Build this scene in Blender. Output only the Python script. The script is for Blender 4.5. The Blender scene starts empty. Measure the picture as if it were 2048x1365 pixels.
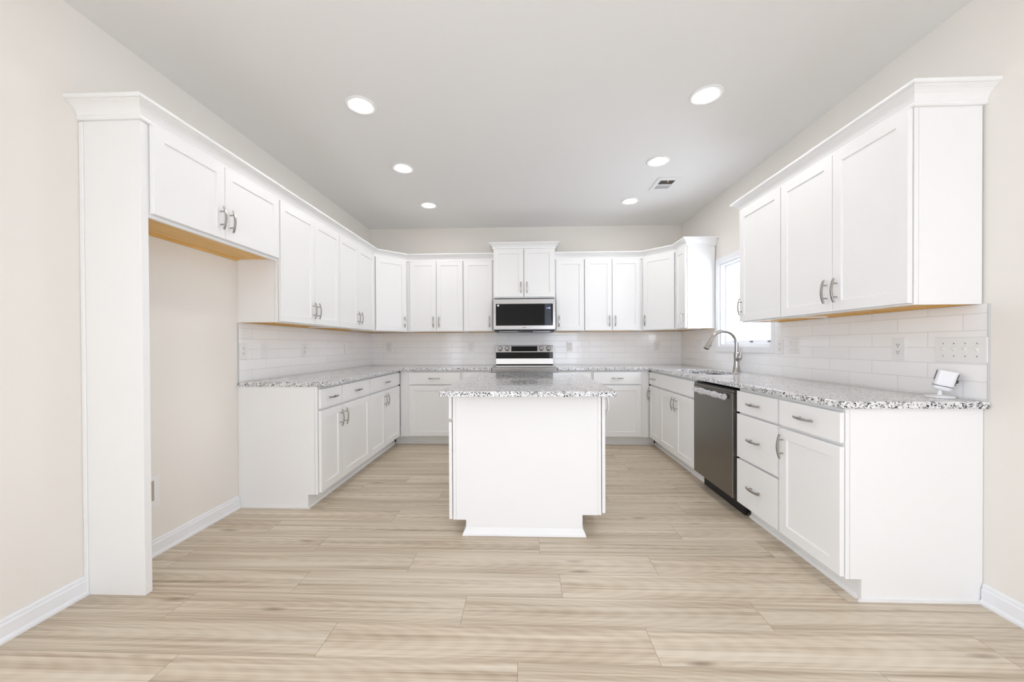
import bpy, bmesh, math, random
from mathutils import Vector, Matrix
from mathutils.geometry import tessellate_polygon

random.seed(7)
S = bpy.context.scene
COL = S.collection
PI = math.pi

# ------------------------------------------------------------------ camera
YAW, PITCH, ROLL, CAMH = 0.034465, -0.006823, -0.004465, 1.1795
F_PX, CY_PX = 747.01, 696.79
def make_camera():
    cy, sy, cp, sp = math.cos(YAW), math.sin(YAW), math.cos(PITCH), math.sin(PITCH)
    r = Vector((cy, sy, 0)); fw = Vector((-sy*cp, cy*cp, sp)); up = r.cross(fw)
    cr, sr = math.cos(ROLL), math.sin(ROLL)
    r2 = cr*r + sr*up; u2 = -sr*r + cr*up
    cam = bpy.data.cameras.new('camera')
    cam.sensor_width = 36.0; cam.sensor_fit = 'HORIZONTAL'
    cam.lens = F_PX/2048*36.0
    cam.shift_y = (CY_PX-682.5)/2048
    cam.clip_start = 0.02
    o = bpy.data.objects.new('camera', cam); COL.objects.link(o)
    m = Matrix((r2, u2, -fw)).transposed().to_4x4(); m.translation = (0, 0, CAMH)
    o.matrix_world = m
    S.camera = o
make_camera()

# ------------------------------------------------------------------ world, daylight, exposure
S.view_settings.view_transform = 'Standard'
S.view_settings.look = 'None'
S.view_settings.gamma = 1.0
S.view_settings.exposure = 0.09
S.view_settings.use_curve_mapping = False
S.cycles.use_denoising = True
S.cycles.max_bounces = 10
S.cycles.diffuse_bounces = 7
S.cycles.glossy_bounces = 5
S.cycles.transparent_max_bounces = 12
S.cycles.sample_clamp_indirect = 8.0

SKY = 7.5          # daylight
LAMP = 72.0         # recessed lamps
W = bpy.data.worlds.new('daylight'); S.world = W; W.use_nodes = True
bg = W.node_tree.nodes['Background']
bg.inputs['Color'].default_value = (0.925, 0.98, 1.12, 1); bg.inputs['Strength'].default_value = SKY

def portal(name, loc, rot, sx, sy):
    l = bpy.data.lights.new(name, 'AREA'); l.shape = 'RECTANGLE'; l.size = sx; l.size_y = sy
    l.cycles.is_portal = True
    o = bpy.data.objects.new(name, l); COL.objects.link(o); o.location = loc; o.rotation_euler = rot
# openings: sink window and patio door in the right wall, added fill-light windows behind the camera
XL, XR, YB, YF, ZC = -2.1019, 2.072, 5.015, -3.0, 2.766
WIN = (3.20, 4.04, 1.165, 2.03)            # sink window opening (y0,y1,z0,z1)
PAT = (-1.85, -0.60, 0.02, 2.06)            # patio door opening in the right wall
FILL_REW = (0.80, 1.92, 0.25, 2.00)              # unseen window added in the rear wall as fill light (x0,x1,z0,z1)
portal('daylight_portal', (XR+.14, (WIN[0]+WIN[1])/2, (WIN[2]+WIN[3])/2), (0, PI/2, 0), WIN[3]-WIN[2], WIN[1]-WIN[0])
portal('daylight_portal', (XR+.14, (PAT[0]+PAT[1])/2, (PAT[2]+PAT[3])/2), (0, PI/2, 0), PAT[3]-PAT[2], PAT[1]-PAT[0])
FILL_LEW = (-2.60, -0.15, 0.50, 2.15)             # added left-wall window, out of view, to light the right wall (y0,y1,z0,z1)
portal('daylight_portal', (XL-.14, (FILL_LEW[0]+FILL_LEW[1])/2, (FILL_LEW[2]+FILL_LEW[3])/2), (0, -PI/2, 0), FILL_LEW[3]-FILL_LEW[2], FILL_LEW[1]-FILL_LEW[0])
portal('daylight_portal', ((FILL_REW[0]+FILL_REW[1])/2, YF-.14, (FILL_REW[2]+FILL_REW[3])/2), (PI/2, 0, 0), FILL_REW[1]-FILL_REW[0], FILL_REW[3]-FILL_REW[2])

# ------------------------------------------------------------------ materials
def mat(name, col, rough=0.5, metal=0.0, spec=0.5, emit=None, es=0.0, coat=0.0):
    m = bpy.data.materials.new(name); m.use_nodes = True
    b = m.node_tree.nodes['Principled BSDF']
    b.inputs['Base Color'].default_value = (*col, 1)
    b.inputs['Roughness'].default_value = rough
    b.inputs['Metallic'].default_value = metal
    b.inputs['Specular IOR Level'].default_value = spec
    if coat: b.inputs['Coat Weight'].default_value = coat; b.inputs['Coat Roughness'].default_value = .05
    if emit:
        b.inputs['Emission Color'].default_value = (*emit, 1); b.inputs['Emission Strength'].default_value = es
    return m
class NT:
    def __init__(s, m): s.t = m.node_tree; s.b = s.t.nodes['Principled BSDF']
    def n(s, k, **kw):
        o = s.t.nodes.new(k)
        for a, v in kw.items(): setattr(o, a, v)
        return o
    def l(s, a, b): s.t.links.new(a, b)
    def math(s, op, a, b=None, c=None):
        o = s.n('ShaderNodeMath', operation=op)
        for i, v in enumerate((a, b, c)):
            if v is None: continue
            if isinstance(v, (int, float)): o.inputs[i].default_value = v
            else: s.l(v, o.inputs[i])
        return o.outputs[0]
    def ramp(s, fac, stops, interp='LINEAR'):
        o = s.n('ShaderNodeValToRGB'); cr = o.color_ramp; cr.interpolation = interp
        while len(cr.elements) < len(stops): cr.elements.new(0.5)
        for e, (p, c) in zip(cr.elements, stops): e.position = p; e.color = (*c, 1)
        s.l(fac, o.inputs[0]); return o.outputs[0]
    def bump(s, h, strength, dist=0.001):
        o = s.n('ShaderNodeBump'); o.inputs['Strength'].default_value = strength; o.inputs['Distance'].default_value = dist
        s.l(h, o.inputs['Height']); s.l(o.outputs[0], s.b.inputs['Normal'])
    def mix(s, f, a, b, blend='MIX'):
        o = s.n('ShaderNodeMix', data_type='RGBA', blend_type=blend)
        for i, v in ((0, f), (6, a), (7, b)):
            if isinstance(v, (int, float)): o.inputs[i].default_value = v
            elif isinstance(v, tuple): o.inputs[i].default_value = (*v, 1)
            else: s.l(v, o.inputs[i])
        return o.outputs[2]

def paint(name, col, rough, tex=0.08, scale=350):
    m = mat(name, col, rough); t = NT(m)
    tc = t.n('ShaderNodeTexCoord'); nz = t.n('ShaderNodeTexNoise'); nz.inputs['Scale'].default_value = scale
    t.l(tc.outputs['Object'], nz.inputs['Vector']); t.bump(nz.outputs['Fac'], tex, .0006)
    return m
M = {}
M['wall'] = paint('wall_paint', (.82, .788, .738), .65)
M['ceil'] = paint('ceiling_paint', (.82, .815, .80), .8, .12, 200)
M['white'] = paint('cabinet_white', (.87, .87, .865), .38, .02, 200)
M['trim'] = mat('trim_white', (.84, .85, .87), .35)
M['plate'] = mat('plastic_white', (.82, .82, .81), .3)
M['ivory'] = mat('plastic_ivory', (.82, .80, .74), .3)
M['dark'] = mat('dark_slot', (.02, .018, .016), .6)
M['shadowgap'] = mat('duct_brown', (.09, .07, .055), .8)
M['nickel'] = mat('brushed_nickel', (.44, .415, .39), .26, 1.0)
M['chrome'] = mat('satin_chrome', (.72, .72, .72), .18, 1.0)
M['bglass'] = mat('black_glass', (.004, .004, .004), .04, 0, .2)
M['bplastic'] = mat('black_plastic', (.012, .012, .012), .45)
M['bluepanel'] = mat('control_glass', (.045, .055, .075), .12, 0, .3)
M['digits'] = mat('clock_digits', (.3, .35, .5), .4, emit=(.45, .55, .9), es=.9)
M['lamp'] = mat('lamp_diffuser', (.9, .9, .9), .5, emit=(1.0, .975, .95), es=LAMP)
M['film'] = mat('plastic_film', (.56, .56, .57), .18, 0, .6)
M['camwhite'] = mat('device_white', (.82, .83, .85), .3)
M['rubber'] = mat('grey_rubber', (.12, .12, .14), .5)
M['recess'] = mat('box_interior', (.45, .40, .33), .7)
M['debris'] = mat('debris', (.03, .025, .02), .8)

def steel(name, col, rough, axis_scale=(2, 300, 300)):
    m = mat(name, col, rough, 1.0); t = NT(m)
    tc = t.n('ShaderNodeTexCoord'); mp = t.n('ShaderNodeMapping'); mp.inputs['Scale'].default_value = axis_scale
    nz = t.n('ShaderNodeTexNoise'); nz.inputs['Scale'].default_value = 1.0; nz.inputs['Detail'].default_value = 3
    t.l(tc.outputs['Object'], mp.inputs[0]); t.l(mp.outputs[0], nz.inputs['Vector'])
    t.l(t.math('MULTIPLY_ADD', nz.outputs['Fac'], .16, rough-.08), t.b.inputs['Roughness'])
    return m
M['steel'] = steel('stainless_steel', (.46, .45, .445), .24)
M['slate'] = steel('dark_stainless', (.25, .235, .215), .34)

def wood():
    m = mat('cabinet_underside_wood', (.5, .3, .1), .5); t = NT(m)
    tc = t.n('ShaderNodeTexCoord'); mp = t.n('ShaderNodeMapping'); mp.inputs['Scale'].default_value = (2, 30, 30)
    nz = t.n('ShaderNodeTexNoise'); nz.inputs['Scale'].default_value = 1.5; nz.inputs['Detail'].default_value = 4
    t.l(tc.outputs['Object'], mp.inputs[0]); t.l(mp.outputs[0], nz.inputs['Vector'])
    t.l(t.ramp(nz.outputs['Fac'], [(.3, (.74, .44, .13)), (.7, (.84, .55, .21))]), t.b.inputs['Base Color'])
    return m
M['wood'] = wood()

def granite():
    m = mat('speckled_granite', (.6, .6, .6), .1); t = NT(m)
    tc = t.n('ShaderNodeTexCoord')
    nz = t.n('ShaderNodeTexNoise'); nz.inputs['Scale'].default_value = 90; nz.inputs['Detail'].default_value = 3
    t.l(tc.outputs['Object'], nz.inputs['Vector'])
    ad = t.n('ShaderNodeMix', data_type='VECTOR'); ad.inputs[0].default_value = .012
    t.l(tc.outputs['Object'], ad.inputs[4]); t.l(nz.outputs['Color'], ad.inputs[5])
    v1 = t.n('ShaderNodeTexVoronoi'); v1.inputs['Scale'].default_value = 165
    t.l(ad.outputs[1], v1.inputs['Vector'])
    sx = t.n('ShaderNodeSeparateColor'); t.l(v1.outputs['Color'], sx.inputs[0])
    base = t.ramp(sx.outputs[0], [(0, (.03, .03, .035)), (.11, (.18, .18, .19)), (.21, (.48, .48, .49)), (.38, (.76, .76, .755)), (.60, (.90, .895, .89))], 'CONSTANT')
    n2 = t.n('ShaderNodeTexNoise'); n2.inputs['Scale'].default_value = 14; n2.inputs['Detail'].default_value = 4
    t.l(tc.outputs['Object'], n2.inputs['Vector'])
    tone = t.ramp(n2.outputs['Fac'], [(.3, (.82, .82, .84)), (.7, (1, 1, 1))])
    t.l(t.mix(1.0, base, tone, 'MULTIPLY'), t.b.inputs['Base Color'])
    t.b.inputs['Roughness'].default_value = .05
    return m
M['granite'] = granite()

def tile(name, axis, off_u):
    """white 3x12 subway tile in running bond; axis = the wall's horizontal axis ('X' or 'Y')"""
    m = mat(name, (.8, .8, .8), .12); t = NT(m)
    tc = t.n('ShaderNodeTexCoord'); sp = t.n('ShaderNodeSeparateXYZ'); t.l(tc.outputs['Object'], sp.inputs[0])
    cb = t.n('ShaderNodeCombineXYZ')
    t.l(t.math('ADD', sp.outputs[axis], 30*.308*2-off_u), cb.inputs[0]); t.l(t.math('ADD', sp.outputs['Z'], -.927+.078*10), cb.inputs[1])
    br = t.n('ShaderNodeTexBrick', offset=.5, offset_frequency=2, squash=1.0)
    br.inputs['Scale'].default_value = 1.0; br.inputs['Brick Width'].default_value = .308; br.inputs['Row Height'].default_value = .078
    br.inputs['Mortar Size'].default_value = .0018; br.inputs['Mortar Smooth'].default_value = .15; br.inputs['Bias'].default_value = 0
    br.inputs['Color1'].default_value = (.90, .90, .90, 1); br.inputs['Color2'].default_value = (.93, .93, .93, 1)
    br.inputs['Mortar'].default_value = (.73, .72, .71, 1)
    t.l(cb.outputs[0], br.inputs['Vector'])
    t.l(br.outputs['Color'], t.b.inputs['Base Color'])
    inv = t.math('SUBTRACT', 1.0, br.outputs['Fac'])
    nz = t.n('ShaderNodeTexNoise'); nz.inputs['Scale'].default_value = 9; nz.inputs['Detail'].default_value = 1
    t.l(tc.outputs['Object'], nz.inputs['Vector'])
    h = t.math('ADD', inv, t.math('MULTIPLY', nz.outputs['Fac'], 1.2))
    t.bump(h, .5, .0012)
    t.l(t.math('MULTIPLY_ADD', br.outputs['Fac'], .5, .10), t.b.inputs['Roughness'])
    return m

def floor_mat():
    m = mat('vinyl_plank', (.5, .4, .3), .38); t = NT(m)
    tc = t.n('ShaderNodeTexCoord'); sp = t.n('ShaderNodeSeparateXYZ'); t.l(tc.outputs['Object'], sp.inputs[0])
    at = t.n('ShaderNodeAttribute', attribute_name='rnd'); rnd = at.outputs['Fac']
    uv = t.n('ShaderNodeUVMap', uv_map='plank'); su = t.n('ShaderNodeSeparateXYZ'); t.l(uv.outputs[0], su.inputs[0])
    def vec(ax, ay, az):
        c = t.n('ShaderNodeCombineXYZ')
        t.l(t.math('MULTIPLY_ADD', rnd, 17.0, t.math('MULTIPLY', sp.outputs['X'], ax)), c.inputs[0])
        t.l(t.math('MULTIPLY', sp.outputs['Y'], ay), c.inputs[1]); t.l(t.math('MULTIPLY', rnd, az), c.inputs[2]); return c.outputs[0]
    def noise(v, sc, det, dis=0.0):
        n = t.n('ShaderNodeTexNoise'); n.inputs['Scale'].default_value = sc; n.inputs['Detail'].default_value = det; n.inputs['Distortion'].default_value = dis
        t.l(v, n.inputs['Vector']); return n.outputs['Fac']
    g1 = noise(vec(.60, 30, 60), 1.6, 8, .25)      # broad bands along the plank
    g2 = noise(vec(1.4, 135, 90), 1.5, 6, .1)      # fine grain
    g3 = noise(vec(.8, 9, 33), 1.0, 3)
    w = t.n('ShaderNodeTexWave', wave_type='RINGS', rings_direction='SPHERICAL'); w.inputs['Scale'].default_value = 3.6; w.inputs['Distortion'].default_value = 2.2; w.inputs['Detail'].default_value = 2
    cw = t.n('ShaderNodeCombineXYZ')
    t.l(t.math('MULTIPLY_ADD', rnd, 3.0, t.math('MULTIPLY', t.math('SUBTRACT', su.outputs['X'], t.math('MULTIPLY', rnd, 1.3)), .8)), cw.inputs[0])
    t.l(t.math('MULTIPLY', t.math('SUBTRACT', su.outputs['Y'], .09), 9.0), cw.inputs[1]); t.l(cw.outputs[0], w.inputs['Vector'])
    f = t.math('ADD', t.math('MULTIPLY', g1, .50), t.math('MULTIPLY', g2, .26))
    f = t.math('ADD', f, t.math('MULTIPLY', g3, .22))
    f = t.math('ADD', f, t.math('MULTIPLY', w.outputs['Fac'], .03))
    col = t.ramp(f, [(.34, (.33, .25, .175)), (.44, (.50, .41, .305)), (.53, (.63, .545, .43)), (.65, (.73, .655, .55))])
    tone = t.ramp(rnd, [(0, (.95, .945, .935)), (1, (1.04, 1.035, 1.03))])
    col = t.mix(1.0, col, tone, 'MULTIPLY')
    # knots
    vo = t.n('ShaderNodeTexVoronoi'); vo.inputs['Scale'].default_value = 1.0; vo.inputs['Randomness'].default_value = 1.0
    t.l(vec(1.7, 7.0, 40), vo.inputs['Vector'])
    ks = t.n('ShaderNodeMapRange'); ks.inputs[1].default_value = .035; ks.inputs[2].default_value = .125; ks.inputs[3].default_value = .7; ks.inputs[4].default_value = 0
    t.l(vo.outputs['Distance'], ks.inputs[0])
    col = t.mix(ks.outputs[0], col, (.24, .17, .11))
    # grooves
    du = t.math('MINIMUM', su.outputs['X'], t.math('SUBTRACT', 1.30, su.outputs['X']))
    dv = t.math('MINIMUM', su.outputs['Y'], t.math('SUBTRACT', .1803, su.outputs['Y']))
    gr = t.math('MAXIMUM', t.math('MULTIPLY', t.math('LESS_THAN', du, .0010), .75), t.math('MULTIPLY', t.math('LESS_THAN', dv, .0009), .6))
    col = t.mix(gr, col, (.17, .125, .085))
    t.l(col, t.b.inputs['Base Color'])
    t.l(t.math('MULTIPLY_ADD', g2, .15, .33), t.b.inputs['Roughness'])
    t.bump(t.math('SUBTRACT', t.math('MULTIPLY', g2, .3), gr), .25, .0008)
    return m
M['floor'] = floor_mat()

def glass():
    m = bpy.data.materials.new('window_glass'); m.use_nodes = True; nt = m.node_tree; nt.nodes.clear()
    o = nt.nodes.new('ShaderNodeOutputMaterial'); tr = nt.nodes.new('ShaderNodeBsdfTransparent'); gl = nt.nodes.new('ShaderNodeBsdfGlossy')
    gl.inputs['Roughness'].default_value = .02
    lw = nt.nodes.new('ShaderNodeLayerWeight'); pw = nt.nodes.new('ShaderNodeMath'); pw.operation = 'POWER'; pw.inputs[1].default_value = 5
    fr = nt.nodes.new('ShaderNodeMath'); fr.operation = 'MULTIPLY_ADD'; fr.inputs[1].default_value = .6; fr.inputs[2].default_value = .04
    nt.links.new(lw.outputs['Facing'], pw.inputs[0]); nt.links.new(pw.outputs[0], fr.inputs[0])
    mx = nt.nodes.new('ShaderNodeMixShader'); tr.inputs[0].default_value = (.97, .98, .98, 1)
    nt.links.new(fr.outputs[0], mx.inputs[0]); nt.links.new(tr.outputs[0], mx.inputs[1]); nt.links.new(gl.outputs[0], mx.inputs[2]); nt.links.new(mx.outputs[0], o.inputs[0])
    return m
M['glass'] = glass()

# ------------------------------------------------------------------ mesh helpers
def tag(o, label=None, cat=None, group=None, kind=None):
    if label: o['label'] = label
    if cat: o['category'] = cat
    if group: o['group'] = group
    if kind: o['kind'] = kind
    return o
def empty(name, loc, rz=0.0, label=None, cat=None, group=None):
    o = bpy.data.objects.new(name, None); COL.objects.link(o); o.empty_display_size = .1
    o.location = loc; o.rotation_euler = (0, 0, rz)
    return tag(o, label, cat, group)
class MB:
    def __init__(s): s.v = []; s.f = []
    def add(s, vs, fs):
        n = len(s.v); s.v += [tuple(p) for p in vs]; s.f += [tuple(i+n for i in f) for f in fs]; return s
    def box(s, x0, x1, y0, y1, z0, z1):
        return s.add([(x0,y0,z0),(x1,y0,z0),(x1,y1,z0),(x0,y1,z0),(x0,y0,z1),(x1,y0,z1),(x1,y1,z1),(x0,y1,z1)],
                     [(3,2,1,0),(4,5,6,7),(0,1,5,4),(1,2,6,5),(2,3,7,6),(3,0,4,7)])
    def prism(s, poly, a, b, axis='z'):
        """poly of 2D points extruded along axis from a to b (z: xy, y: xz, x: yz)"""
        n = len(poly)
        def P(p, h): return {'z': (p[0], p[1], h), 'y': (p[0], h, p[1]), 'x': (h, p[0], p[1])}[axis]
        vs = [P(p, a) for p in poly] + [P(p, b) for p in poly]
        fs = [tuple(range(n)), tuple(range(2*n-1, n-1, -1))] + [(i, i+n, (i+1) % n+n, (i+1) % n) for i in range(n)]
        return s.add(vs, fs)
    def holed(s, outer, holes, a, b, axis='z'):
        """slab with holes"""
        def P(p, h): return {'z': (p[0], p[1], h), 'y': (p[0], h, p[1]), 'x': (h, p[0], p[1])}[axis]
        loops = [outer]+holes; pts = [p for l in loops for p in l]
        tris = tessellate_polygon([[Vector((p[0], p[1], 0)) for p in l] for l in loops]); n = len(pts)
        s.add([P(p, a) for p in pts]+[P(p, b) for p in pts], [tuple(t) for t in tris]+[tuple(i+n for i in reversed(t)) for t in tris])
        k = len(s.v)-2*n; o = 0
        for l in loops:
            m = len(l)
            s.f += [(k+o+i, k+o+i+n, k+o+(i+1) % m+n, k+o+(i+1) % m) for i in range(m)]; o += m
        return s
    def lathe(s, prof, c=(0, 0, 0), n=24, axis='z'):
        """prof: (r,h) list; axis the spin axis"""
        vs = []; fs = []; k = len(prof)
        for i in range(n):
            a = 2*PI*i/n; ca, sa = math.cos(a), math.sin(a)
            for r, h in prof:
                p = {'z': (r*ca, r*sa, h), 'y': (r*ca, h, r*sa), 'x': (h, r*ca, r*sa)}[axis]
                vs.append((p[0]+c[0], p[1]+c[1], p[2]+c[2]))
        for i in range(n):
            j = (i+1) % n
            for q in range(k-1): fs.append((i*k+q, j*k+q, j*k+q+1, i*k+q+1))
        fs.append(tuple(i*k for i in range(n))[::-1]); fs.append(tuple(i*k+k-1 for i in range(n)))
        return s.add(vs, fs)
    def tube(s, pts, rad, n=14, squash=1.0):
        """swept round tube; rad a number or a list"""
        pts = [Vector(p) for p in pts]; m = len(pts)
        rad = [rad]*m if isinstance(rad, (int, float)) else rad
        t0 = (pts[1]-pts[0]).normalized(); ref = Vector((0, 1, 0)) if abs(t0.y) < .9 else Vector((1, 0, 0))
        vs = []; fs = []; u = t0.cross(ref).normalized()
        for i, p in enumerate(pts):
            t = (pts[min(i+1, m-1)]-pts[max(i-1, 0)]).normalized()
            u = (u-t*u.dot(t)).normalized(); w = t.cross(u)
            for k in range(n):
                a = 2*PI*k/n; vs.append(p+(u*math.cos(a)*squash+w*math.sin(a))*rad[i])
        for i in range(m-1):
            for k in range(n): fs.append((i*n+k, i*n+(k+1) % n, (i+1)*n+(k+1) % n, (i+1)*n+k))
        fs.append(tuple(range(n))[::-1]); fs.append(tuple((m-1)*n+k for k in range(n)))
        return s.add(vs, fs)
    def sweep(s, path, prof):
        """profile (out, z) swept along a 2D path, out = right-hand side, mitred corners"""
        m = len(path); k = len(prof); vs = []; fs = []
        P = [Vector((p[0], p[1])) for p in path]
        nrm = []
        for i in range(m-1):
            d = (P[i+1]-P[i]).normalized(); nrm.append(Vector((d.y, -d.x)))
        for i in range(m):
            if i == 0: mv = nrm[0]
            elif i == m-1: mv = nrm[-1]
            else:
                mv = (nrm[i-1]+nrm[i]).normalized(); mv = mv/max(.2, mv.dot(nrm[i]))
            for o, z in prof: vs.append((P[i].x+mv.x*o, P[i].y+mv.y*o, z))
        for i in range(m-1):
            for q in range(k): fs.append((i*k+q, i*k+(q+1) % k, (i+1)*k+(q+1) % k, (i+1)*k+q))
        fs.append(tuple(range(k))[::-1]); fs.append(tuple((m-1)*k+q for q in range(k)))
        return s.add(vs, fs)
    def mesh(s, name, m, bevel=0.0, seg=2, smooth=False):
        me = bpy.data.meshes.new(name); me.from_pydata(s.v, [], s.f); me.validate()
        bm = bmesh.new(); bm.from_mesh(me); bmesh.ops.recalc_face_normals(bm, faces=bm.faces[:])
        if bevel:
            ed = [e for e in bm.edges if len(e.link_faces) == 2 and e.calc_face_angle(0) > .6]
            bmesh.ops.bevel(bm, geom=ed, offset=bevel, segments=seg, affect='EDGES', profile=.5, clamp_overlap=True)
        bm.to_mesh(me); bm.free()
        if m: me.materials.append(m)
        if smooth:
            for p in me.polygons: p.use_smooth = True
            me.set_sharp_from_angle(angle=.7)
        return me
    def build(s, name, m, parent=None, loc=(0, 0, 0), rot=(0, 0, 0), **kw):
        return put(name, s.mesh(name, m, **kw), parent, loc, rot)
def put(name, me, parent=None, loc=(0, 0, 0), rot=(0, 0, 0)):
    o = bpy.data.objects.new(name, me); COL.objects.link(o); o.location = loc; o.rotation_euler = rot
    if parent: o.parent = parent
    return o
def rrect(x0, x1, y0, y1, r, n=6):
    out = []
    for cx, cy, a0 in ((x1-r, y1-r, 0), (x0+r, y1-r, PI/2), (x0+r, y0+r, PI), (x1-r, y0+r, 1.5*PI)):
        for i in range(n+1):
            a = a0+PI/2*i/n; out.append((cx+r*math.cos(a), cy+r*math.sin(a)))
    return out
def rect(x0, x1, y0, y1): return [(x0, y0), (x1, y0), (x1, y1), (x0, y1)]

# ------------------------------------------------------------------ the room
def structure(o, label=None): o['kind'] = 'structure'; return o
def build_floor():
    w, L, y0 = .1803, 1.30, 1.381
    off = {0: .496, 1: 1.022, 2: .172, 3: .68, 4: .079, -1: -.031, 5: .95, 6: .40, 7: 1.12, 8: .63}
    vs = []; fs = []; uvs = []; rn = []
    k0 = math.floor((YF-y0)/w)-1; k1 = math.ceil((YB-y0)/w)+1
    X0, X1 = XL-.1, XR+.1
    for k in range(k0, k1):
        a, b = y0+k*w, y0+(k+1)*w
        o = off.get(k, random.uniform(0, L))
        x = o-math.ceil((o-X0)/L)*L
        while x < X1:
            l, r = max(x, X0), min(x+L, X1)
            if r > l:
                n = len(vs); vs += [(l, a, 0), (r, a, 0), (r, b, 0), (l, b, 0)]; fs.append((n, n+1, n+2, n+3))
                uvs += [(l-x, 0), (r-x, 0), (r-x, w), (l-x, w)]; rn.append(random.random())
            x += L
    me = bpy.data.meshes.new('floor'); me.from_pydata(vs, [], fs)
    uv = me.uv_layers.new(name='plank')
    for i, c in enumerate(uvs): uv.data[i].uv = c
    at = me.attributes.new('rnd', 'FLOAT', 'FACE')
    for i, c in enumerate(rn): at.data[i].value = c
    me.materials.append(M['floor']); structure(put('floor', me))
build_floor()
T = .14
structure(MB().box(XL-T, XR+T, YF-T, YB+T, ZC, ZC+.1).build('ceiling', M['ceil']))
structure(MB().holed(rect(YF-T, YB+T, 0, ZC), [rect(*FILL_LEW)], XL-T, XL, 'x').build('wall_left', M['wall']))
structure(MB().box(XL, XR, YB, YB+T, 0, ZC).build('wall_back', M['wall']))
structure(MB().holed(rect(YF-T, YB+T, 0, ZC), [rect(*WIN), rect(*PAT)], XR, XR+T, 'x').build('wall_right', M['wall']))
structure(MB().holed(rect(XL, XR, 0, ZC), [rect(*FILL_REW)], YF-T, YF, 'y').build('wall_rear', M['wall']))

BASEP = [(0, 0), (.022, 0), (.022, .010), (.018, .018), (.013, .021), (.013, .068), (.0085, .074), (.0085, .084), (.004, .093), (0, .093)]
structure(MB().sweep([(XL, YF), (XL, 1.703)], BASEP).build('baseboard_left', M['trim']))
structure(MB().sweep([(XL, 1.724), (XL, 2.656)], BASEP).build('baseboard_left', M['trim']))
structure(MB().sweep([(XR, 1.755), (XR, PAT[1]+.09)], BASEP).build('baseboard_right', M['trim']))

# sink window: casing, sash, glass, latches
def sink_window():
    y0, y1, z0, z1 = WIN; c = .062
    w = MB().holed(rect(y0-c+.02, y1+c, z0-c, z1+c), [rect(y0, y1, z0, z1)], XR-.018, XR, 'x').build('window_1', M['trim'], bevel=.003)
    structure(w)
    f = MB(); d0, d1 = XR+.045, XR+.085; s = .022
    f.holed(rect(y0, y1, z0, z1), [rect(y0+.02, y1-.02, z0+.02, z1-.02)], XR, XR+T, 'x')     # jamb liner
    f.holed(rect(y0+.02, y1-.02, z0+.02, z1-.02), [rect(y0+.02+s, y1-.02-s, z0+.035+s, z1-.02-s)], d0, d1, 'x')
    f.build('window_frame', M['trim'], w, bevel=.002)
    MB().box(XR+.062, XR+.067, y0+.03, y1-.03, z0+.03, z1-.03).build('pane', M['glass'], w)
    for yy in (3.30, 3.56, 3.82):
        l = MB().box(d0-.012, d0+.002, yy-.018, yy+.018, z0+.038, z0+.046).build('sash_lift', M['dark'], w, bevel=.002)
sink_window()
def patio_door():
    y0, y1, z0, z1 = PAT; ym = (y0+y1)/2
    d = MB().holed(rect(y0-.07, y1+.07, 0.0, z1+.07), [rect(y0, y1, z0, z1)], XR-.018, XR, 'x').build('door_1', M['trim'], bevel=.003)
    structure(d)
    f = MB()
    for a, b, x in ((y0, ym+.04, XR+.03), (ym-.04, y1, XR+.075)):
        f.holed(rect(a, b, z0, z1), [rect(a+.07, b-.07, z0+.09, z1-.07)], x, x+.035, 'x')
    f.build('door_panel', M['trim'], d, bevel=.003)
    MB().box(XR+.045, XR+.05, y0+.05, ym, z0+.07, z1-.05).box(XR+.09, XR+.095, ym, y1-.05, z0+.07, z1-.05).build('pane', M['glass'], d)
patio_door()
def rear_fill_window():
    x0, x1, z0, z1 = FILL_REW; c = .07; xm = (x0+x1)/2
    w = MB().holed(rect(x0-c, x1+c, z0-c, z1+c), [rect(x0, x1, z0, z1)], YF, YF+.018, 'y').build('fill_window_2', M['trim'])
    structure(w)
    MB().holed(rect(x0, x1, z0, z1), [rect(x0+.05, xm-.04, z0+.05, z1-.05), rect(xm+.04, x1-.05, z0+.05, z1-.05)], YF-.09, YF-.05, 'y').build('window_frame', M['trim'], w)
    MB().box(x0+.03, x1-.03, YF-.072, YF-.067, z0+.03, z1-.03).build('pane', M['glass'], w)
rear_fill_window()
def left_fill_window():
    y0, y1, z0, z1 = FILL_LEW; c = .07; zm = (z0+z1)/2
    w = MB().holed(rect(y0-c, y1+c, z0-c, z1+c), [rect(y0, y1, z0, z1)], XL, XL+.018, 'x').build('fill_window_3', M['trim'])
    structure(w)
    MB().holed(rect(y0, y1, z0, z1), [rect(y0+.05, y1-.05, z0+.05, zm-.025), rect(y0+.05, y1-.05, zm+.025, z1-.05)], XL-.09, XL-.05, 'x').build('window_frame', M['trim'], w)
    MB().box(XL-.072, XL-.067, y0+.03, y1-.03, z0+.03, z1-.03).build('pane', M['glass'], w)
left_fill_window()

# ------------------------------------------------------------------ cabinet parts
def shaker(w, h, t=.02, r=.057, dep=.008):
    b = MB(); i = r; c = .003
    o = [(0, 0), (w, 0), (w, h), (0, h)]
    f1 = [(i, i), (w-i, i), (w-i, h-i), (i, h-i)]; f2 = [(i+c, i+c), (w-i-c, i+c), (w-i-c, h-i-c), (i+c, h-i-c)]
    e = .0015
    fo = [(e, e), (w-e, e), (w-e, h-e), (e, h-e)]
    rings = [[(x, 0, z) for x, z in o], [(x, -t+e, z) for x, z in o], [(x, -t, z) for x, z in fo], [(x, -t, z) for x, z in f1], [(x, -t+dep, z) for x, z in f2]]
    vs = [p for rr in rings for p in rr]; fs = [(3, 2, 1, 0)]
    for k in range(4):
        for q in range(4): fs.append((k*4+q, k*4+(q+1) % 4, k*4+4+(q+1) % 4, k*4+4+q))
    fs.append((16, 17, 18, 19))
    return b.add(vs, fs)
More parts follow.
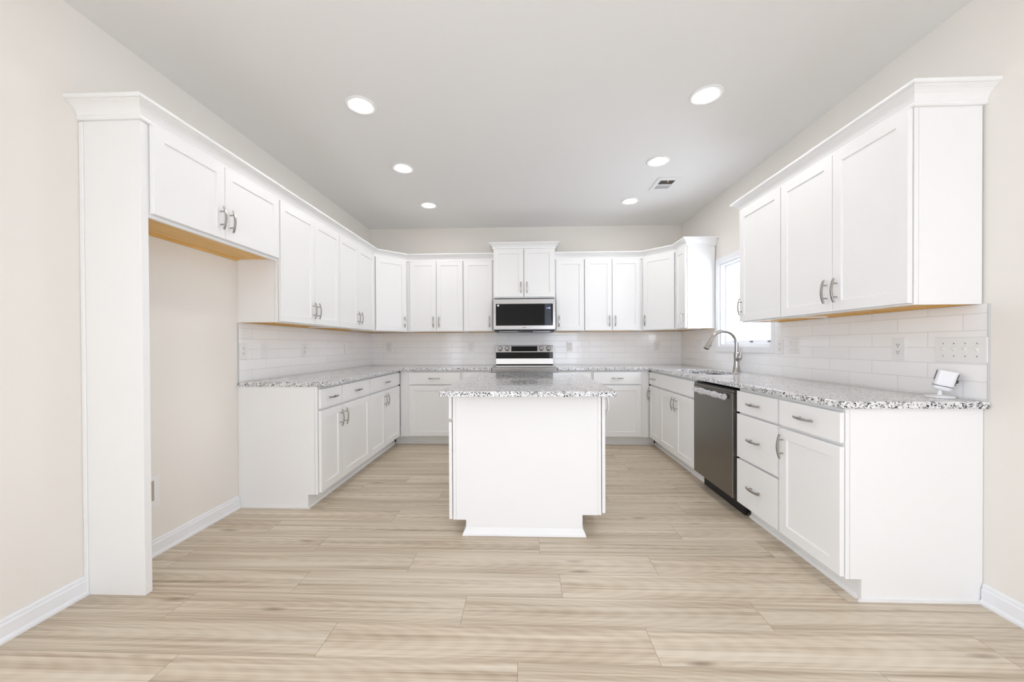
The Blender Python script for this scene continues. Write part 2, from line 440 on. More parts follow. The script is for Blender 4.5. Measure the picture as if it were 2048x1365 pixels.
def slab(w, h, t=.02): return MB().box(0, w, -t, 0, 0, h)
def handle_mesh():
    """arched bar pull, upright, standing off the face towards -y"""
    b = MB(); n = 14; L = .136; hw = .0055; rings = []
    for i in range(n+1):
        s = i/n*2-1; z = s*L/2; y = -.020-.013*(1-s*s); th = .0032+.0012*(1-s*s)
        rings.append([(-hw, y-th, z), (hw, y-th, z), (hw, y+th, z), (-hw, y+th, z)])
    vs = [p for r in rings for p in r]; fs = [(0, 1, 2, 3), tuple(n*4+k for k in (3, 2, 1, 0))]
    for i in range(n):
        for q in range(4): fs.append((i*4+q, i*4+(q+1) % 4, i*4+4+(q+1) % 4, i*4+4+q))
    b.add(vs, fs)
    for z in (-.038, .038): b.lathe([(.0045, 0), (.0045, -.026)], (0, 0, z), 10, 'y')
    return b.mesh('handle', M['nickel'], bevel=.0012)
HANDLE = handle_mesh()
def door(cab, x0, x1, z0, z1, side=None, at='bottom', name='door', hz=None):
    w, h = x1-x0, z1-z0
    o = shaker(w, h).build(name, M['white'], cab, (x0, -.004, z0))
    if side:
        hx = .033 if side == 'l' else w-.033
        put('handle', HANDLE, o, (hx, -.02, (.115 if at == 'bottom' else h-.10) if hz is None else hz))
    return o
def drawer(cab, x0, x1, z0, z1, pull=True):
    w, h = x1-x0, z1-z0
    o = slab(w, h).build('drawer', M['white'], cab, (x0, -.004, z0), bevel=.0015)
    if pull: put('handle', HANDLE, o, (w/2, -.02, h/2), (0, PI/2, 0))
    return o
UZ, UTOP = 1.358, 2.262          # wall cabinets: bottom and top
def upper(loc, rz, w, label, doors, z0=UZ, d=.296, ztop=UTOP, group=None):
    c = empty('upper_cabinet', (loc[0], loc[1], z0), rz, label, 'cabinet', group)
    h = ztop-z0
    b = MB().box(0, w, .0208, d, .016, h).box(.004, w-.004, .019, .0208, .016, h).box(0, w, 0, .019, .016, h).box(0, w, 0, .019, 0, .016).box(0, .012, .0208, d, 0, .016).box(w-.012, w, .0208, d, 0, .016)
    b.build('carcass', M['white'], c)
    MB().box(.012, w-.012, .019, d, .011, .0158).box(.012, w-.012, d-.02, d, .001, .011).build('bottom_panel', M['wood'], c)
    for a in doors: door(c, *a)
    return c
def base(loc, rz, w, label, doors=(), drawers=(), d=.605, end=None, hollow=False, ztop=.887, group=None, toe=(0, 0)):
    c = empty('base_cabinet', (loc[0], loc[1], 0), rz, label, 'cabinet', group)
    x0 = .016 if end == 'l' else 0; x1 = w-.016 if end == 'r' else w
    b = MB()
    if hollow:
        b.box(x0, x0+.016, .019, d, .1, ztop).box(x1-.016, x1, .019, d, .1, ztop).box(x0+.016, x1-.016, .019, d, .1, .118).box(x0+.016, x1-.016, d-.008, d, .118, ztop)
        b.holed(rect(x0, x1, .1, ztop), [rect(x0+.035, x1-.035, .135, .70)], 0, .019, 'y')
    else: b.box(x0, x1, 0, d, .1, ztop)
    b.build('carcass', M['white'], c)
    a, e = x0-toe[0], x1+toe[1]
    MB().box(a, e, .075, .09, 0, .099).prism([(.075, 0), (.075, .018), (.069, .016), (.063, .010), (.061, 0)], a, e, 'x').build('toe_kick', M['white'], c)
    if end:
        a, e = (0, .0155) if end == 'l' else (w-.0155, w)
        MB().box(a, e, 0, .019, .1, ztop).build('face_frame', M['white'], c)
        b = MB().prism([(.0208, .1), (.072, .1), (.072, 0), (d, 0), (d, ztop), (.0208, ztop)], a, e, 'x')
        b.prism([(.055, 0), (d, 0), (d, .012), (.06, .012)], (-.008 if end == 'l' else w), (0 if end == 'l' else w+.008), 'x')
        b.build('end_panel', M['white'], c)
    for a in drawers: drawer(c, *a)
    for a in doors: door(c, *a)
    return c

L90, R90 = PI/2, -PI/2
XLU, XRU, YBU = -1.805, 1.767, 4.71        # face planes of the wall cabinets
XLB, XRB, YBB = -1.510, 1.465, 4.405       # face planes of the base cabinets
DZ0, DZ1 = .008, .892                      # door span above the wall cabinet's bottom

# ---- left wall
def fridge_panel():
    p = empty('refrigerator_panel', (XL, 1.704, 0), 0, 'tall white end panel enclosing the empty refrigerator alcove on the left', 'panel')
    MB().box(0.001, XLU-XL-.019, 0, .018, 0, 2.2505).build('panel', M['white'], p)
    MB().box(XLU-XL-.019, XLU-XL, -.001, .034, 0, 2.2505).build('stile', M['white'], p, bevel=.0015)
    MB().box(.001, .020, -.007, 0, .0, 2.245).build('scribe_strip', M['white'], p, bevel=.003)
fridge_panel()
cabs = []
upper((XLU, 1.738), L90, .930, 'short white two-door cabinet over the empty refrigerator alcove, tan wood underside',
      [(.004, .432, .017, .445, 'r'), (.436, .924, .017, .445, 'l')], z0=1.805)
upper((XLU, 2.668), L90, .877, 'tall white two-door wall cabinet on the left wall, right after the refrigerator alcove',
      [(.010, .450, DZ0, DZ1, 'r'), (.454, .873, DZ0, DZ1, 'l')])
upper((XLU, 3.545), L90, .855, 'tall white two-door wall cabinet on the left wall, next to the angled corner cabinet',
      [(.006, .408, DZ0, DZ1, 'r'), (.412, .846, DZ0, DZ1, 'l')])
def corner(p0, p1, pts, label, hside):
    """angled corner wall cabinet between two face points, pts = carcass outline in plan"""
    d = Vector((p1[0]-p0[0], p1[1]-p0[1])); w = d.length; rz = math.atan2(d.y, d.x)
    c = empty('corner_cabinet', (p0[0], p0[1], UZ), rz, label, 'cabinet')
    ca, sa = math.cos(-rz), math.sin(-rz)
    loc = [((x-p0[0])*ca-(y-p0[1])*sa, (x-p0[0])*sa+(y-p0[1])*ca) for x, y in pts]
    MB().prism(loc, .012, UTOP-UZ, 'z').box(0, w, 0, .019, 0, .012).build('carcass', M['white'], c)
    k = [(x*.97+w*.015, y*.97+.02) for x, y in loc]
    MB().prism(k, .007, .0118, 'z').build('bottom_panel', M['wood'], c)
    door(c, .022, w-.022, DZ0, DZ1, hside)
corner((XLU, 4.402), (-1.497, YBU), [(XLU, 4.402), (-1.499, YBU-.002), (-1.499, YB-.012), (XL+.012, YB-.012), (XL+.012, 4.402)],
       'angled white corner wall cabinet in the back left corner', 'r')
base((XLB, 2.660), L90, .323, 'narrow white base cabinet ending the left counter run, plain side panel towards the room',
     [(.010, .318, .112, .708, 'r', 'top')], [(.010, .318, .726, .866)], end='l', d=.590)
base((XLB, 2.984), L90, .545, 'white base cabinet with one drawer over one door, second along the left wall',
     [(.006, .540, .112, .708, 'l', 'top')], [(.006, .540, .726, .866)], d=.590)
base((XLB, 3.530), L90, .870, 'white base cabinet with one wide drawer over two doors in the left corner',
     [(.006, .393, .112, .708, 'r', 'top'), (.397, .852, .112, .708, 'l', 'top')], [(.006, .852, .726, .866)], toe=(0, .078), d=.590)
# ---- back wall
upper((-1.497, YBU), 0, .722, 'white two-door wall cabinet on the back wall, beside the left angled corner cabinet',
      [(.044, .378, DZ0, DZ1, 'r'), (.384, .716, DZ0, DZ1, 'l')])
upper((-.775, YBU), 0, .388, 'narrow white one-door wall cabinet directly left of the microwave', [(.008, .366, DZ0, DZ1, 'r')])
upper((-.385, 4.62), 0, .757, 'raised white two-door cabinet above the microwave with its own crown',
      [(.006, .372, .012, .604, 'r'), (.380, .751, .012, .604, 'l')], z0=1.765, d=.393, ztop=2.385)
upper((.374, YBU), 0, .372, 'narrow white one-door wall cabinet directly right of the microwave', [(.020, .366, DZ0, DZ1, 'l')])
upper((.747, YBU), 0, .715, 'white two-door wall cabinet on the back wall, beside the right angled corner cabinet',
      [(.004, .336, DZ0, DZ1, 'r'), (.342, .683, DZ0, DZ1, 'l')])
corner((1.464, YBU), (XRU, 4.407), [(1.464, YBU), (XRU, 4.407), (XR-.012, 4.407), (XR-.012, YB-.012), (1.464, YB-.012)],
       'angled white corner wall cabinet in the back right corner', 'l')
base((-1.488, YBB), 0, .738, 'white base cabinet on the back wall near the left corner, wide drawer over one door',
     [(.115, .722, .112, .708, 'r', 'top')], [(.115, .722, .726, .866)], toe=(.080, 0))
base((-.750, YBB), 0, .357, 'narrow white base cabinet left of the range, half hidden behind the island',
     [(.018, .345, .112, .708, 'r', 'top')], [(.018, .345, .726, .866)])
base((.377, YBB), 0, .402, 'narrow white base cabinet right of the range, half hidden behind the island',
     [(.012, .390, .112, .708, 'l', 'top')], [(.012, .390, .726, .866)])
base((.780, YBB), 0, .664, 'white base cabinet on the back wall near the right corner, wide drawer over one door',
     [(.018, .566, .112, .708, 'l', 'top')], [(.018, .566, .726, .866)], toe=(0, .080))
# ---- right wall
upper((XRU, 4.405), R90, .280, 'narrow white one-door wall cabinet on the right wall, left of the sink window', [(.020, .276, DZ0, DZ1, 'r')])
upper((XRU, 3.100), R90, .488, 'narrow white one-door wall cabinet on the right wall, just right of the sink window', [(.004, .484, DZ0, DZ1, 'l')])
upper((XRU, 2.611), R90, .851, 'large white two-door wall cabinet nearest the viewer on the right wall',
      [(.004, .426, DZ0, DZ1, 'r'), (.430, .848, DZ0, DZ1, 'l')])
base((XRB, 4.402), R90, .342, 'very narrow white base cabinet in the right corner, small drawer over a slim door',
     [(.016, .338, .112, .708, 'l', 'top')], [(.016, .338, .726, .866)], toe=(.078, 0))
base((XRB, 4.058), R90, .826, 'white sink base cabinet with plain false front over two doors',
     [(.006, .424, .112, .708, 'r', 'top'), (.428, .820, .112, .708, 'l', 'top')], [(.006, .820, .726, .866, False)], hollow=True)
base((XRB, 2.597), R90, .415, 'white base cabinet with three stacked drawers, beside the dishwasher',
     (), [(.005, .413, .726, .866), (.005, .413, .420, .712), (.005, .413, .112, .406)])
base((XRB, 2.181), R90, .422, 'white one-drawer one-door base cabinet at the near end of the right counter',
     [(.012, .422, .112, .708, 'l', 'top')], [(.012, .422, .726, .866)], end='r')

# ---- crown mouldings
def crown(path, z, label, k=1.0, name='crown_molding'):
    p = [(0, 0), (.010, 0), (.014, .005), (.014, .015), (.011, .019), (.013, .023), (.018, .034), (.026, .046), (.037, .057), (.048, .064), (.052, .066), (.052, .069), (.061, .071), (.065, .075), (.065, .086), (0, .086)]
    o = MB().sweep(path, [(a*k, z+b*k) for a, b in p]).build(name, M['white'])
    tag(o, label, 'molding')
crown([(XL+.001, 1.703), (XLU+.001, 1.703), (XLU+.001, 4.402), (-1.497, YBU-.001), (-.387, YBU-.001)], 2.251,
      'white crown molding running from the refrigerator panel around to the microwave cabinet')
crown([(-.386, YB-.002), (-.386, 4.619), (.373, 4.619), (.373, YB-.002)], 2.374, 'short raised white crown molding on the cabinet above the microwave', .84)
crown([(.374, YBU-.001), (1.464, YBU-.001), (XRU-.001, 4.407), (XRU-.001, 4.124), (XR-.001, 4.124)], 2.251,
      'white crown molding from the microwave cabinet into the back right corner')
crown([(XR-.001, 3.101), (XRU-.001, 3.101), (XRU-.001, 1.759), (XR-.001, 1.759)], 2.251, 'white crown molding on the near right wall cabinets')

# ---- countertops
CT0, CT1 = .8872, .9197
SINK = rrect(1.545, 1.930, 3.29, 3.99, .13)
tag(MB().prism([(XL+.001, 2.650), (-1.4486, 2.650), (-1.4486, 4.366), (-.394, 4.366), (-.394, YB-.001), (XL+.001, YB-.001)], CT0, CT1, 'z')
    .build('countertop', M['granite'], bevel=.005, seg=3), 'L-shaped speckled grey granite countertop along the left wall', 'countertop')
tag(MB().holed([(.379, YB-.001), (.379, 4.366), (1.4284, 4.366), (1.4284, 1.7324), (XR-.001, 1.7324), (XR-.001, YB-.001)], [SINK], CT0, CT1, 'z')
    .build('countertop', M['granite'], bevel=.004, seg=3), 'L-shaped speckled grey granite countertop with the sink along the right wall', 'countertop')

# ---- backsplash
TZ0, TZ1 = CT1+.0005, 1.3575
tag(MB().box(XL+.0005, XL+.010, 2.662, YB-.001, TZ0, TZ1).build('tile_backsplash', tile('subway_tile_left', 'Y', 2.95)),
    'white subway tile backsplash on the left wall', 'backsplash')
tag(MB().box(XL+.0105, XR-.0105, YB-.010, YB-.0005, TZ0, TZ1).build('tile_backsplash', tile('subway_tile_back', 'X', -.065)),
    'white subway tile backsplash on the back wall behind the range', 'backsplash')
M['edge_shade'] = mat('tile_edge_shade', (.58, .58, .58), .35)  # grey strip colour paints in the shadow line at the tile ends
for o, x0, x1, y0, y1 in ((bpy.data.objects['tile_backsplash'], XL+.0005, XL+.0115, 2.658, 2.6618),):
    MB().box(x0, x1, y0, y1, TZ0, TZ1).build('edge_shading_line', M['edge_shade'], o)
c = .062
tag(MB().box(XR-.010, XR-.0005, 1.738, WIN[0]-c+.0195, TZ0, TZ1).box(XR-.010, XR-.0005, WIN[1]+c+.0005, YB-.001, TZ0, TZ1)
    .box(XR-.010, XR-.0005, WIN[0]-c+.0195, WIN[1]+c+.0005, TZ0, WIN[2]-c-.0005).build('tile_backsplash', tile('subway_tile_right', 'Y', 1.985)),
    'white subway tile backsplash on the right wall around the sink window', 'backsplash')
MB().box(XR-.0115, XR-.0005, 1.7345, 1.7378, TZ0, TZ1).build('edge_shading_line', M['edge_shade'], bpy.data.objects['tile_backsplash.002'])

# ---- sink and faucet
def sink():
    s = empty('sink', (1.742, 3.64, .70), 0, 'stainless undermount sink below the window', 'sink')
    o = rrect(-.205, .205, -.362, .362, .14); i = [(x*.985, y*.99) for x, y in o]; b = MB()
    n = len(o); k = [(x*.86, y*.92) for x, y in o]
    rings = [[(x*1.05, y*1.03, .1866) for x, y in o], [(x, y, .1866) for x, y in i], [(x*.97, y*.985, .03) for x, y in i], [(x, y, .0) for x, y in k]]
    vs = [p for r in rings for p in r]; fs = []
    for q in range(3):
        for a in range(n): fs.append((q*n+a, q*n+(a+1) % n, (q+1)*n+(a+1) % n, (q+1)*n+a))
    fs.append(tuple(3*n+a for a in range(n)))
    b.add(vs, fs).build('bowl', M['steel'], s, smooth=True)
    MB().lathe([(.0, .001), (.045, .001), (.045, .004), (.03, .003), (0, .002)], (0, 0, 0), 24).build('drain', M['chrome'], s, smooth=True)
sink()
def faucet():
    f = empty('faucet', (1.985, 3.575, CT1), 0, 'brushed nickel pull-down faucet with high arc behind the sink', 'faucet')
    MB().lathe([(.0, 0), (.034, 0), (.034, .003), (.032, .006), (.0265, .05), (.0225, .085), (.0220, .12), (.0235, .165), (.0240, .182), (.020, .186), (0, .186)], n=28).build('base', M['nickel'], f, smooth=True)
    R = .118; pts = [(0, 0, .18), (0, 0, .23), (0, 0, .27)]
    for i in range(1, 17):
        a = PI*i/16*.86; pts.append((-R+R*math.cos(a), 0, .27+R*math.sin(a)))
    MB().tube(pts, .0165, 18).build('spout', M['nickel'], f, smooth=True)
    p = Vector(pts[-1]); d = (p-Vector(pts[-2])).normalized()
    h = MB().tube([p-d*.005, p+d*.02, p+d*.06, p+d*.10, p+d*.112], [.0170, .0185, .021, .0250, .0250], 20).build('spray_head', M['nickel'], f, smooth=True)
    q = p+d*.07
    MB().box(q.x+.015, q.x+.024, -.008, .008, q.z-.016, q.z+.014).build('button', M['dark'], h, bevel=.002)
    q = p+d*.1125
    MB().tube([q, q+d*.002], .021, 16).build('aerator', M['dark'], h)
    MB().tube([(0, -.015, .115), (.004, -.035, .13), (.006, -.045, .145), (.006, -.047, .16)], [.019, .023, .019, .013], 16).tube([(.006, -.047, .15), (.008, -.050, .185), (.012, -.056, .235)], [.011, .008, .006], 12).build('lever', M['nickel'], f, smooth=True)
faucet()

# ---- appliances
def microwave():
    x0, x1, z0, z1, yf = -.382, .371, 1.352, 1.752, 4.565
    m = empty('microwave', (x0, yf, z0), 0, 'stainless over-the-range microwave with black glass door', 'microwave')
    w, h = x1-x0, z1-z0
    MB().box(.004, w-.004, .03, YB-yf-.012, .012, h-.001).build('case', M['bplastic'], m)
    MB().holed(rrect(0, w, .025, h-.004, .012), [rrect(.028, w-.028, .072, h-.062, .004)], 0, .03, 'y').build('door_frame', M['steel'], m, bevel=.002)
    g = MB().box(.029, w-.029, .004, .02, .073, h-.063).build('window', M['bglass'], m)
    p = MB().box(w-.128, w-.046, -.0005, .0038, .076, h-.066).build('control_panel', M['bluepanel'], m)
    cu = bpy.data.curves.new('clock_digits', 'FONT'); cu.body = '1:48'; cu.size = .030; cu.extrude = .0003; cu.align_x = 'CENTER'
    t = bpy.data.objects.new('text', cu); COL.objects.link(t); cu.materials.append(M['digits'])
    me = bpy.data.meshes.new_from_object(t.evaluated_get(bpy.context.evaluated_depsgraph_get())); bpy.data.objects.remove(t); bpy.data.curves.remove(cu)
    put('clock_digits', me, p, (w-.085, -.0012, h-.125), (PI/2, 0, 0))
    MB().box(w/2-.024, w/2+.024, -.0006, .0005, .045, .051).build('badge', M['rubber'], m)
    MB().lathe([(0, -.0006), (.012, -.0006), (.012, .0041)], (.057, 0, h-.082), 16, 'y').build('sticker', M['plate'], m)
    b = MB().box(.012, w-.012, .01, .40, 0, .0115)
    b.build('vent_grille', M['bplastic'], m)
    for a, e in ((.07, .30), (w-.27, w-.06)): MB().box(a, e, .006, .03, -.004, .0005).build('lamp_lens', M['steel'], m)
microwave()
def kitchen_range():
    x0, x1 = -.385, .371; w = x1-x0; yf = 4.335
    r = empty('range', (x0, yf, 0), 0, 'stainless freestanding electric range with backguard knobs between the two countertops', 'range')
    D = YB-yf-.012
    MB().box(.003, w-.003, .03, D, .09, .905).build('body', M['steel'], r)
    MB().box(.02, w-.02, .06, D-.02, 0, .09).build('plinth', M['bplastic'], r)
    MB().box(.004, w-.004, .03, D-.055, .9052, .925).build('cooktop', M['bglass'], r, bevel=.003)
    MB().prism([(.0, .870), (.0, .902), (.012, .926), (.034, .930), (.034, .870)], 0, w, 'x').build('front_trim', M['steel'], r, bevel=.002)
    d = MB().box(.004, w-.004, -.008, .029, .30, .865).build('oven_door', M['steel'], r, bevel=.003)
    MB().box(.09, w-.09, -.0085, -.007, .40, .74).build('oven_window', M['bglass'], d)
    MB().tube([(.05, -.05, .835), (w-.05, -.05, .835)], .012, 14).box(.06, .08, -.05, -.008, .827, .843).box(w-.08, w-.06, -.05, -.008, .827, .843).build('handle', M['steel'], d, smooth=True)
    MB().box(.004, w-.004, -.004, .029, .10, .29).build('storage_drawer', M['steel'], r, bevel=.003)
    g = MB().box(0, w, D-.05, D, .9055, 1.180).build('backguard', M['steel'], r, bevel=.003)
    MB().prism([(D-.095, 1.090), (D-.078, 1.178), (D-.05, 1.184), (D-.05, 1.086)], 0, w, 'x').build('control_panel', M['steel'], r, bevel=.002)
    MB().box(.002, w-.002, D-.056, D-.0498, 1.008, 1.087).build('glass_band', M['bglass'], r)
    MB().prism([(D-.070, .926), (D-.058, 1.006), (D-.050, 1.006), (D-.050, .926)], .002, w-.002, 'x').build('lower_panel', M['chrome'], r)
    MB().box(.004, w-.004, D-.078, D-.071, .9255, .936).build('vent_strip', M['bplastic'], r)
    sl = -math.atan2(.017, .088)
    def on(x, z, off=.0): return (x, D-.095+(z-1.090)*.017/.088-off, z)
    p = on(w/2, 1.137)
    MB().box(-.172, .172, -.003, .004, -.034, .034).build('display', M['bglass'], r, p, (sl, 0, 0))
    for kx in (.060, .152, w-.156, w-.064):
        k = MB().lathe([(0, .0), (.030, .0), (.030, -.004), (.024, -.006), (.023, -.026), (.020, -.030), (0, -.030)], n=24, axis='y').build('knob', M['steel'], r, on(kx, 1.137), (sl, 0, 0), smooth=True)
        MB().lathe([(.0245, -.001), (.0325, -.001), (.0325, -.0045), (.0245, -.0045)], n=24, axis='y').build('knob_ring', M['bplastic'], k)
        MB().box(-.0045, .0045, -.033, -.006, -.024, -.006).build('pointer', M['bplastic'], k)
kitchen_range()
def dishwasher():
    # local x runs towards the viewer, local -y towards the room
    y1, y0, xf = 3.212, 2.620, 1.428; w = y1-y0
    d = empty('dishwasher', (xf, y1, 0), R90, 'dark stainless dishwasher under the right counter, handle still wrapped in clear film', 'dishwasher')
    MB().box(.006, w-.006, .04, .60, .105, .868).build('tub', M['bplastic'], d)
    b = MB().box(0, w, 0, .038, .118, .845).box(0, w, .005, .038, .845, .862)
    o = b.build('door', M['slate'], d, bevel=.004)
    MB().box(w-.0045, w+.0006, -.0006, .006, .122, .842).build('edge_shading_line', M['steel'], o)  # bright strip added to paint the highlight along the door's edge
    MB().box(.0, w, .012, .038, .8625, .870).build('control_strip', M['bplastic'], d)
    MB().box(.004, w-.004, .085, .10, .0, .117).box(-.012, w+.012, .06, .085, .095, .117).build('kick_plate', M['bplastic'], d)
    h = MB().tube([(.055, -.024, .812), (w-.06, -.024, .812)], .009, 12).box(.07, .085, -.024, 0, .805, .819).box(w-.095, w-.08, -.024, 0, .805, .819).build('handle', M['slate'], d, smooth=True)
    rnd = random.Random(3); n, k = 90, 20; vs = []; fs = []; drift = 0
    for i in range(n+1):
        x = .058+(w-.112)*i/n; drift = drift*.75+rnd.uniform(-.003, .003)
        for j in range(k):
            a = 2*PI*j/k; rr = .0180+drift+.0018*math.sin(i*.41+j*2.1)+rnd.uniform(-.0036, .0036)
            vs.append((x+rnd.uniform(-.0015, .0015), -.025+rr*.72*math.cos(a), .811+rr*1.05*math.sin(a)))
    for i in range(n):
        for j in range(k): fs.append((i*k+j, i*k+(j+1) % k, (i+1)*k+(j+1) % k, (i+1)*k+j))
    fs.append(tuple(range(k))[::-1]); fs.append(tuple(n*k+j for j in range(k)))
    o = MB().add(vs, fs).build('wrapping_film', M['film'], h); o['label'] = 'crumpled clear protective film around the handle'
dishwasher()

# ---- island
def island():
    Y0, Y1 = 2.318, 3.50; xl, xr = -.453, .468; zt = .8872
    c = empty('kitchen_island', (0.0075, Y0, 0), 0, 'white kitchen island cabinet in the middle of the floor, plain end panel facing the viewer', 'island')
    ox = .0075; L = Y1-Y0
    a, b = xl-ox, xr-ox
    MB().box(a, .04, .0185, L, .092, zt).box(.041, b, .0185, L, .129, zt).build('carcass', M['white'], c)
    MB().prism([(-.433-ox, .090), (-.372-ox, .090), (-.372-ox, 0), (.352-ox, 0), (.352-ox, .128), (.447-ox, .128), (.447-ox, zt), (-.433-ox, zt)], 0, .018, 'y').build('end_panel', M['white'], c)
    MB().box(a, -.434-ox, .001, .0185, .091, zt).build('face_frame', M['white'], c)
    MB().box(.448-ox, b, .001, .0185, .129, zt).build('face_frame', M['white'], c)
    MB().box(-.372-ox, .352-ox, .019, L-.06, 0, .13).build('toe_kick', M['white'], c)
    pr = [(0, 0), (.020, 0), (.018, .012), (.012, .022), (.006, .034), (0, .045)]
    MB().sweep([(-.372-ox, L-.06), (-.372-ox, -.001), (.352-ox, -.001), (.352-ox, L-.06)], pr).build('base_molding', M['white'], c)
    # left side doors and drawers face -x, right side doors face +x
    hl = L/2
    for s in (0, 1):
        ya = .004+s*hl
        d = shaker(hl-.008, .61).build('door', M['white'], c, (a-.006, ya+hl-.008, .092), (0, 0, -PI/2))
        put('handle', HANDLE, d, (hl-.041 if s else .033, -.02, .51))
        d = slab(hl-.008, .150).build('drawer', M['white'], c, (a-.006, ya+hl-.008, .722), (0, 0, -PI/2), bevel=.0015)
        put('handle', HANDLE, d, (hl/2, -.02, .075), (0, PI/2, 0))
        d = shaker(hl-.008, .735).build('door', M['white'], c, (b+.006, ya, .140), (0, 0, PI/2))
        put('handle', HANDLE, d, (hl-.041 if s else .060, -.02, .665))
island()
tag(MB().prism(rrect(-.492, .516, 2.115, 3.575, .012), .8876, .9185, 'z').build('island_countertop', M['granite'], bevel=.004, seg=3),
    'speckled grey granite slab countertop on the island', 'countertop')

# ---- ceiling
def lamp_meshes():
    tr = MB().lathe([(.0665, -.002), (.072, -.007), (.094, -.008), (.099, -.004), (.099, 0), (.0665, 0)], n=40).mesh('trim_ring', M['plate'], smooth=True)
    df = MB().lathe([(0, -.0025), (.0665, -.0025), (.0665, -.0005), (0, -.0005)], n=40).mesh('diffuser', M['lamp'])
    return tr, df
TR, DF = lamp_meshes()
for (x, y), lab in zip(((-1.070, 2.43), (-1.076, 3.30), (-1.075, 4.18), (1.158, 2.42), (1.157, 3.27), (1.165, 4.16)),
    ('nearest round recessed ceiling light of the left row', 'middle round recessed ceiling light of the left row', 'farthest round recessed ceiling light of the left row',
     'nearest round recessed ceiling light of the right row', 'middle round recessed ceiling light of the right row, before the vent', 'farthest round recessed ceiling light of the right row, beyond the vent')):
    r = empty('recessed_light', (x, y, ZC-.0005), 0, lab, 'light', 'recessed ceiling lights')
    put('trim_ring', TR, r); put('diffuser', DF, r)
def vent():
    x0, x1, y0, y1 = 1.272, 1.492, 3.590, 3.892
    v = empty('ceiling_vent', ((x0+x1)/2, (y0+y1)/2, ZC-.0005), 0, 'white rectangular ceiling air vent with a dark opening between two recessed lights', 'vent')
    a, b = (x1-x0)/2, (y1-y0)/2
    MB().holed(rect(-a, a, -b, b), [rect(-a+.040, a-.042, -b+.055, -.042+.04), rect(-a+.040, a-.042, .012, b-.045)], -.008, 0, 'z').build('frame', M['plate'], v, bevel=.003)
    MB().box(-a+.03, a-.03, -b+.04, b-.03, -.0022, -.0004).build('duct', M['shadowgap'], v)
    for i in range(6):
        yy = .013+i*.0155
        MB().prism([(yy, -.0072), (yy+.0165, -.0040), (yy+.0165, -.0030), (yy, -.0062)], -a+.04, a-.042, 'x').build('louver', M['plate'], v)
    MB().box(-.004, .004, -b+.055, -b+.07, -.016, -.003).build('lever', M['plate'], v)
vent()

# ---- wall plates
def plate_root(wall, u, z, label, group, cat='outlet', name='wall_outlet'):
    loc, rz = {'L': ((XL+.0102, u, z), L90), 'R': ((XR-.0102, u, z), R90), 'B': ((u, YB-.0102, z), 0)}[wall]
    return empty(name, loc, rz, label, cat, group)
def plate(r, w, h=.118): return MB().prism(rrect(-w/2, w/2, -h/2, h/2, .004, 3), -.006, 0, 'y').build('plate', M['plate'], r, bevel=.0015)
def outlet(wall, u, z, label):
    r = plate_root(wall, u, z, label, 'white duplex outlets on the backsplash'); plate(r, .072)
    for s in (-1, 1):
        f = MB().prism(rrect(-.0165, .0165, s*.0195-.0135, s*.0195+.0135, .009, 5), -.0075, -.0055, 'y').build('receptacle', M['plate'], r)
        MB().box(-.0075, -.005, -.0079, -.0074, s*.0195-.002, s*.0195+.0075).box(.005, .0075, -.0079, -.0074, s*.0195-.001, s*.0195+.0075).lathe([(0, -.0079), (.0027, -.0079), (.0027, -.0074)], (0, 0, s*.0195-.0075), 8, 'y').build('slots', M['dark'], f)
def switch(wall, u, z, label, n=1):
    r = plate_root(wall, u, z, label, 'white light switch plates on the backsplash', 'switch', 'light_switch'); plate(r, .072+.046*(n-1))
    for i in range(n):
        x = (i-(n-1)/2)*.046
        MB().box(x-.005, x+.005, -.0072, -.0058, -.0125, .0125).build('switch_slot', M['plate'], r)
        MB().prism([(-.006, -.006), (-.0185, .006), (-.0185, .0105), (-.006, .006)], x-.0038, x+.0038, 'x').build('toggle', M['ivory'], r, bevel=.001)
        for s in (-1, 1): MB().lathe([(0, -.0068), (.0028, -.0068), (.0028, -.0058)], (x, 0, s*.030), 8, 'y').build('screw', M['nickel'], r)
def blank(wall, u, z, label):
    r = plate_root(wall, u, z, label, 'white light switch plates on the backsplash', 'switch', 'light_switch'); plate(r, .072)
    MB().box(-.016, .016, -.0085, -.0055, -.033, .033).build('rocker', M['plate'], r, bevel=.0015)
outlet('L', 2.700, 1.147, 'white duplex outlet at the near end of the left backsplash')
blank('L', 2.930, 1.145, 'plain white rocker plate on the left backsplash, second from the near end')
outlet('L', 3.472, 1.147, 'white duplex outlet in the middle of the left backsplash')
blank('L', 4.290, 1.150, 'plain white rocker plate on the left backsplash close to the corner')
outlet('B', -1.840, 1.167, 'white duplex outlet on the back wall in the left corner')
outlet('B', -.727, 1.167, 'white duplex outlet on the back wall left of the range')
outlet('B', .595, 1.162, 'white duplex outlet on the back wall right of the range')
outlet('B', 1.744, 1.162, 'white duplex outlet on the back wall in the right corner')
blank('R', 4.480, 1.180, 'plain white rocker plate on the right wall left of the sink window')
outlet('R', 3.088, 1.161, 'white duplex outlet on the right wall right beside the sink window')
switch('R', 2.930, 1.166, 'white two-toggle switch plate on the right wall', 2)
outlet('R', 2.131, 1.152, 'white duplex outlet nearest the viewer on the right wall')
switch('R', 1.840, 1.150, 'wide white four-toggle switch plate at the near end of the right backsplash', 4)

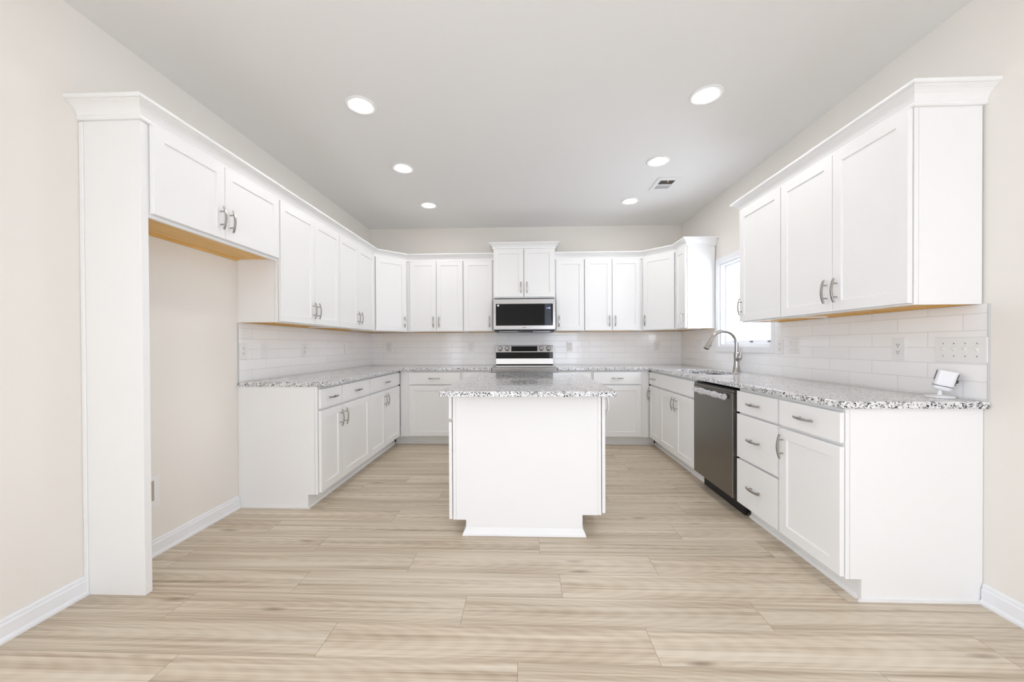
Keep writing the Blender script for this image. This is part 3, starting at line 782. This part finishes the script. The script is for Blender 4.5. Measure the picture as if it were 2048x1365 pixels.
def water_box():
    r = empty('water_supply_box', (XL, 1.990, .365), L90, 'white recessed water supply box low in the refrigerator alcove', 'plumbing box')
    MB().holed(rrect(-.075, .075, -.090, .090, .004, 3), [rect(-.045, .045, -.052, .060)], -.005, -.0005, 'y').build('plate', M['plate'], r, bevel=.001)
    MB().box(-.046, .046, -.0012, -.0004, -.053, .061).build('recess', M['recess'], r)
    MB().lathe([(.008, -.001), (.008, -.004), (.005, -.004)], (0, 0, -.02), 10, 'y').build('valve', M['chrome'], r)
water_box()

# ---- small camera on the right counter
def security_camera():
    r = empty('security_camera', (1.996, 1.868, CT1+.0003), 0, 'small white tilted indoor camera on a round base on the right counter', 'camera')
    MB().lathe([(0, 0), (.051, 0), (.053, .003), (.052, .007), (.046, .011), (.012, .014), (0, .014)], n=36).build('base', M['camwhite'], r, smooth=True)
    MB().lathe([(.011, .012), (.008, .020), (.007, .034), (.010, .040), (0, .041)], n=16).build('neck', M['camwhite'], r, smooth=True)
    R = (0.0, math.radians(14), math.radians(-42)); C = (.004, -.002, .036)
    b = MB().prism(rrect(-.034, .034, -.026, .026, .016, 6), .022, .096, 'z').build('body', M['camwhite'], r, C, R, bevel=.004)
    MB().prism(rrect(-.0335, .0335, -.0255, .0255, .016, 6), .0195, .022, 'z').build('seam', M['rubber'], b)
    vs = []; prof = rrect(-.034, .034, -.026, .026, .016, 6); n = len(prof); fs = []
    for s, z in ((1, .0195), (.97, .012), (.86, .004), (.6, .0)): vs += [(x*s, y*s, z) for x, y in prof]
    for q in range(3):
        for i in range(n): fs.append((q*n+i, q*n+(i+1) % n, (q+1)*n+(i+1) % n, (q+1)*n+i))
    fs += [tuple(range(n))[::-1], tuple(3*n+i for i in range(n))]
    MB().add(vs, fs).build('bottom_cap', M['camwhite'], b, smooth=True)
    MB().box(-.0355, -.0335, -.013, .013, .046, .092).build('lens_panel', M['rubber'], b, bevel=.001)
    MB().box(.0335, .0365, -.013, .014, .034, .088).box(.0365, .042, -.010, .002, .046, .060).build('connector', M['bplastic'], b, bevel=.001)
security_camera()
